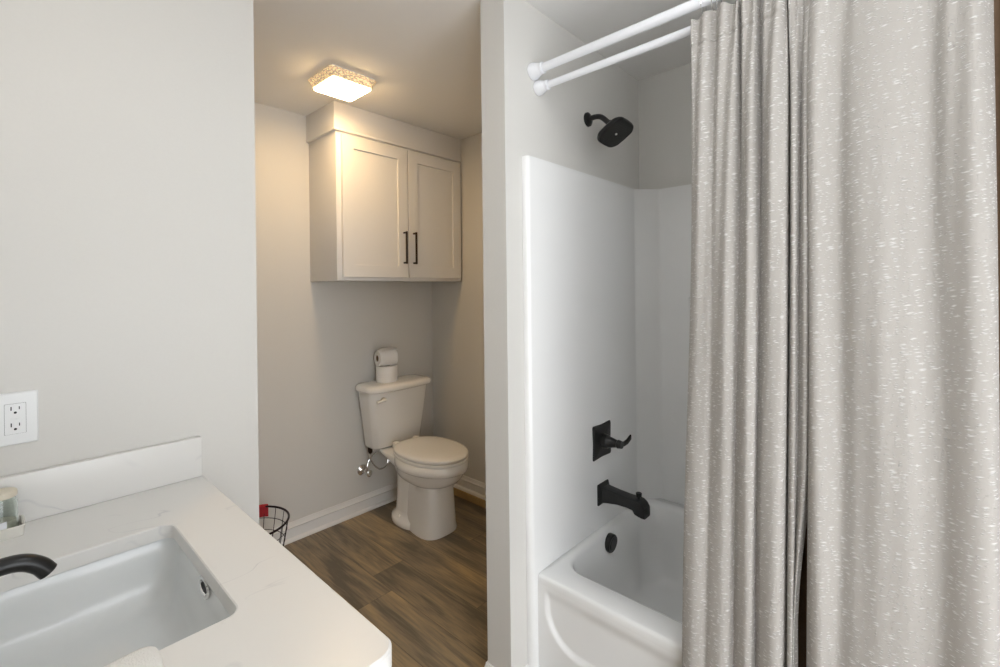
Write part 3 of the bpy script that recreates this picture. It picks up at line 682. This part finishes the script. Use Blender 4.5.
# ---------------------------------------------------------------- vanity
ZK = 0.90
CX1, CY0 = 0.392, 0.565
SX0, SX1, SY0, SY1 = -0.055, 0.264, 0.820, 1.250
ct = thing('countertop', 'white veined quartz vanity top with a rounded front corner', 'countertop', (0.11, 1.05, ZK-0.03))
def slab_ring(ins, z):
    x0, x1, y0, y1 = XL+0.001, CX1-ins, CY0+ins, YW-0.001
    out = []
    n = 10; r = 0.030
    out += [(x1, y1, z), (x0, y1, z), (x0, y0, z)]
    out += [(x1-r+r*math.cos(a), y0+r+r*math.sin(a), z) for a in [1.5*PI+PI/2*k/n for k in range(n+1)]]
    return out
def outer(ins, z, n=200):
    # resample to an even count for bridging with the hole
    ring = slab_ring(ins, z); pts = dense(ring); return pts
bm = bmesh.new()
def addloop(pts): return [bm.verts.new(p) for p in pts]
def hole(z, ins=0): return rr(SX0+ins, SX1-ins, SY0+ins, SY1-ins, 0.022, z, 8)
L1 = addloop(slab_ring(0.0025, ZK)); L2 = addloop(slab_ring(0, ZK-0.0025)); L3 = addloop(slab_ring(0, ZK-0.03))
for A_, B_ in ((L1, L2), (L2, L3)):
    for i in range(len(A_)): j = (i+1) % len(A_); bm.faces.new((A_[i], B_[i], B_[j], A_[j]))
H1 = addloop(hole(ZK, -0.002)); H2 = addloop(hole(ZK-0.002)); H3 = addloop(hole(ZK-0.03))
for A_, B_ in ((H1, H2), (H2, H3)):
    for i in range(len(A_)): j = (i+1) % len(A_); bm.faces.new((A_[i], A_[j], B_[j], B_[i]))
def edges_of(loop): return [bm.edges.get((loop[i], loop[(i+1) % len(loop)])) for i in range(len(loop))]
bmesh.ops.triangle_fill(bm, edges=edges_of(L1)+edges_of(H1), use_beauty=True, use_dissolve=False)
bmesh.ops.triangle_fill(bm, edges=edges_of(L3)+edges_of(H3), use_beauty=True, use_dissolve=False)
b = MB(); b.bm.free(); b.bm = bm
b.build('slab', M['quartz'], ct, angle=30)
ss = MB().box(XL+0.001, CX1-0.004, YW-0.021, YW-0.001, ZK+0.0005, 1.010, 0.0015).build('side_splash', M['quartz'])
tag(ss, 'white quartz side splash standing on the countertop against the wall', 'splash')
# undermount sink
sk = thing('sink', 'white rectangular undermount sink set into the quartz top', 'sink', (0.10, 1.03, 0.72))
def sr(i, z, r): return rr(SX0-0.012+i, SX1+0.012-i, SY0-0.012+i, SY1+0.012-i, r, z, 8)
rings = [sr(-0.02, 0.8685, 0.04), sr(0.0, 0.8685, 0.034), sr(0.003, 0.864, 0.034), sr(0.006, 0.82, 0.036), sr(0.016, 0.775, 0.045), sr(0.030, 0.752, 0.05), sr(0.055, 0.741, 0.05), sr(0.10, 0.735, 0.04), sr(0.14, 0.732, 0.02)]
MB().loft(rings, False, True).build('basin', M['sink'], sk, angle=70)
b = MB(); c = Vector((0.2688, 1.03, 0.846))
def oval(rx_, ry_, d): return [(c.x-d, c.y+rx_*math.cos(a), c.z+ry_*math.sin(a)) for a in [2*PI*k/32 for k in range(32)]]
b.loft([oval(0.030, 0.020, -0.002), oval(0.030, 0.020, 0.001), oval(0.028, 0.0185, 0.003), oval(0.022, 0.0135, 0.0025), oval(0.021, 0.012, -0.001)]).build('overflow_ring', M['chrome'], sk)
b = MB(); b.loft([oval(0.019, 0.0085, 0.0), oval(0.018, 0.0080, 0.0018)]).build('overflow_slot', M['dark'], sk)
MB().lathe((0.06, 1.03, 0.728), (0.06, 1.03, 0.737), [(0, 0.03), (0.8, 0.03), (1, 0.026)], 30).build('drain', M['black'], sk)
# faucet
fa = thing('sink_faucet', 'matte black curved faucet spout reaching over the sink', 'faucet', (-0.115, 1.02, ZK))
MB().lathe((-0.115, 1.02, ZK), (-0.115, 1.02, ZK+0.03), [(0, 0.026), (0.2, 0.026), (0.4, 0.018), (1, 0.015)], 30).build('base', M['black'], fa)
fp = catmull([(-0.115, 1.02, ZK+0.01), (-0.112, 1.02, ZK+0.06), (-0.085, 1.02, ZK+0.090), (-0.04, 1.02, ZK+0.103), (0.0, 1.02, ZK+0.108), (0.025, 1.02, ZK+0.105), (0.043, 1.02, ZK+0.093), (0.053, 1.02, ZK+0.079)], 8)
MB().tube([tuple(p) for p in fp], 0.0125, 20).build('spout', M['black'], fa)
for y in (0.92, 1.12):
    MB().lathe((-0.115, y, ZK), (-0.115, y, ZK+0.045), [(0, 0.024), (0.2, 0.024), (0.3, 0.014), (0.9, 0.013), (1, 0.010)], 24).box(-0.12, -0.11, y-0.004, y+0.05*(1 if y > 1 else -1), ZK+0.04, ZK+0.05).build('handle', M['black'], fa)
# vanity cabinet below
vc = thing('vanity_cabinet', 'pale painted vanity cabinet carrying the quartz top', 'cabinet', (0.1, 1.05, 0))
b = MB()
b.box(XL+0.002, 0.365, 0.605, 0.620, 0.0, 0.868).box(XL+0.002, 0.365, YW-0.017, YW-0.002, 0.0, 0.868)
b.box(0.345, 0.365, 0.62, YW-0.017, 0.10, 0.16).box(0.345, 0.365, 0.62, YW-0.017, 0.82, 0.868).box(XL+0.002, 0.345, 0.62, YW-0.017, 0.09, 0.105).box(0.29, 0.305, 0.62, YW-0.017, 0, 0.09)
b.box(0.345, 0.365, 0.62, 0.66, 0.16, 0.82).box(0.345, 0.365, YW-0.057, YW-0.017, 0.16, 0.82)
b.build('carcass', M['vanitywood'], vc)
for y0_, y1_, hy in ((0.635, 1.055, 1.02), (1.062, 1.485, 1.095)):
    d = MB().box(0.3655, 0.384, y0_, y1_, 0.125, 0.845, 0.0015).build('door', M['vanitywood'], vc)
    MB().box(0.402, 0.412, hy-0.005, hy+0.005, 0.62, 0.80, 0.001).box(0.383, 0.404, hy-0.005, hy+0.005, 0.63, 0.64).box(0.383, 0.404, hy-0.005, hy+0.005, 0.78, 0.79).build('handle', M['black'], d)
# washcloth
b = MB(); nx, ny_ = 40, 40
def cloth(z_top, x0, x1, y0, y1, seed, name_=None):
    r_ = []
    return r_
wc = MB()
def pillow(x0, x1, y0, y1, z0, z1, r, seed):
    rnd = random.Random(seed); rings = []
    for t, ins in ((0, 0.006), (0.15, 0.001), (0.5, 0.0), (0.85, 0.001), (1.0, 0.006)):
        ring = rrd(x0+ins, x1-ins, y0+ins, y1-ins, r, z0+(z1-z0)*t, 5, 12)
        rings.append([(x+0.0015*math.sin(y*90+seed), y+0.0015*math.sin(x*80+seed*2), z) for x, y, z in ring])
    return rings
for k, (z0_, z1_) in enumerate(((0.9005, 0.911), (0.911, 0.9215), (0.9215, 0.932))):
    wc.loft(pillow(-0.03, 0.150-0.002*k, 0.62, 0.797-0.002*k, z0_, z1_, 0.014, k))
cw = wc.build('washcloth', M['terry'], angle=80)
tag(cw, 'folded white terry washcloth on the near edge of the sink', 'towel')
# ceramic tray with jar
tr = MB().loft([rr(-0.12, 0.038, 1.425, 1.492, 0.006, ZK+0.0005, 4), rr(-0.121, 0.040, 1.423, 1.494, 0.006, ZK+0.022, 4), rr(-0.1195, 0.0385, 1.4245, 1.4925, 0.006, ZK+0.0235, 4), rr(-0.116, 0.035, 1.428, 1.489, 0.004, ZK+0.0225, 4), rr(-0.115, 0.034, 1.429, 1.488, 0.004, ZK+0.006, 4)]).build('tray', M['tray'])
tag(tr, 'cream rectangular tray on the countertop beside the side splash', 'tray')
jr = thing('jar', 'clear glass jar with a pale lid standing in the cream tray', 'jar', (0.004, 1.458, ZK+0.0065))
jx, jy, jz = 0.003, 1.458, ZK+0.0065
MB().lathe((jx, jy, jz), (jx, jy, jz+0.075), [(0, 0.010), (0.0, 0.026), (0.04, 0.028), (0.85, 0.027), (0.93, 0.024), (1, 0.024), (1, 0.022), (0.9, 0.0225), (0.84, 0.0255), (0.07, 0.0262), (0.05, 0.010)], 36).build('glass_body', M['glass'], jr)
MB().lathe((jx, jy, jz+0.0045), (jx, jy, jz+0.03), [(0, 0.02), (0.1, 0.025), (0.9, 0.024), (1, 0.018)], 24).build('filling', M['cotton'], jr)
MB().lathe((jx, jy, jz+0.0752), (jx, jy, jz+0.088), [(0, 0.0255), (0.1, 0.0265), (0.85, 0.0265), (1, 0.024)], 36).build('lid', M['lidwood'], jr)
lb = []
for zz in (0.008, 0.030): lb.append([(jx+r_*math.cos(a), jy+r_*math.sin(a), jz+zz) for r_ in (0.0283,) for a in [math.radians(200+90*k/10) for k in range(11)]]+[(jx+0.0288*math.cos(a), jy+0.0288*math.sin(a), jz+zz) for a in [math.radians(290-90*k/10) for k in range(11)]])
MB().loft(lb).build('label_band', M['label'], jr)

# ---------------------------------------------------------------- outlet
ot = thing('power_outlet', 'white double power outlet with reset buttons on the wall above the vanity', 'outlet', (0.0295, YW, 1.135))
ox, oz = 0.0285, 1.135
def yring(hx, hz, y, r=0.003, cx=ox, cz=oz): return [(x, y, z) for x, z, _ in rr(cx-hx, cx+hx, cz-hz, cz+hz, r, 0, 4)]
MB().loft([yring(0.0370, 0.0590, YW-0.0002), yring(0.0370, 0.0590, YW-0.004), yring(0.0345, 0.0565, YW-0.0065)]).build('wall_plate', M['plastic'], ot, angle=25)
MB().loft([yring(0.0172, 0.0342, YW-0.0063, 0.0008), yring(0.0172, 0.0342, YW-0.0067, 0.0008)]).build('seam', M['dark'], ot)['label'] = 'thin shadow gap around the receptacle'
MB().loft([yring(0.0168, 0.0338, YW-0.006, 0.001), yring(0.0166, 0.0336, YW-0.0085, 0.001)]).build('receptacle', M['plastic'], ot)
for s_ in (1, -1):
    b = MB(); zc_ = oz+s_*0.0185+0.002
    b.box(ox-0.0075, ox-0.0055, YW-0.0088, YW-0.008, zc_-0.001, zc_+0.0075).box(ox+0.0055, ox+0.0072, YW-0.0088, YW-0.008, zc_+0.0, zc_+0.0068)
    b.cyl((ox, YW-0.008, zc_-0.0065), (ox, YW-0.0088, zc_-0.0065), 0.0026, n=14)
    b.build('socket_slots', M['dark'], ot, smooth=False)
for dx in (-0.004, 0.004): MB().box(ox+dx-0.0033, ox+dx+0.0033, YW-0.0096, YW-0.0082, oz-0.0022, oz+0.0022, 0.0005).build('button', M['plastic'], ot)
for s_ in (1, -1): MB().cyl((ox, YW-0.0062, oz+s_*0.048), (ox, YW-0.0072, oz+s_*0.048), 0.003, n=16).build('screw', M['plastic'], ot)
MB().cyl((ox+0.0115, YW-0.008, oz-0.027), (ox+0.0115, YW-0.0092, oz-0.027), 0.0012, n=10).build('indicator_light', M['label'], ot)
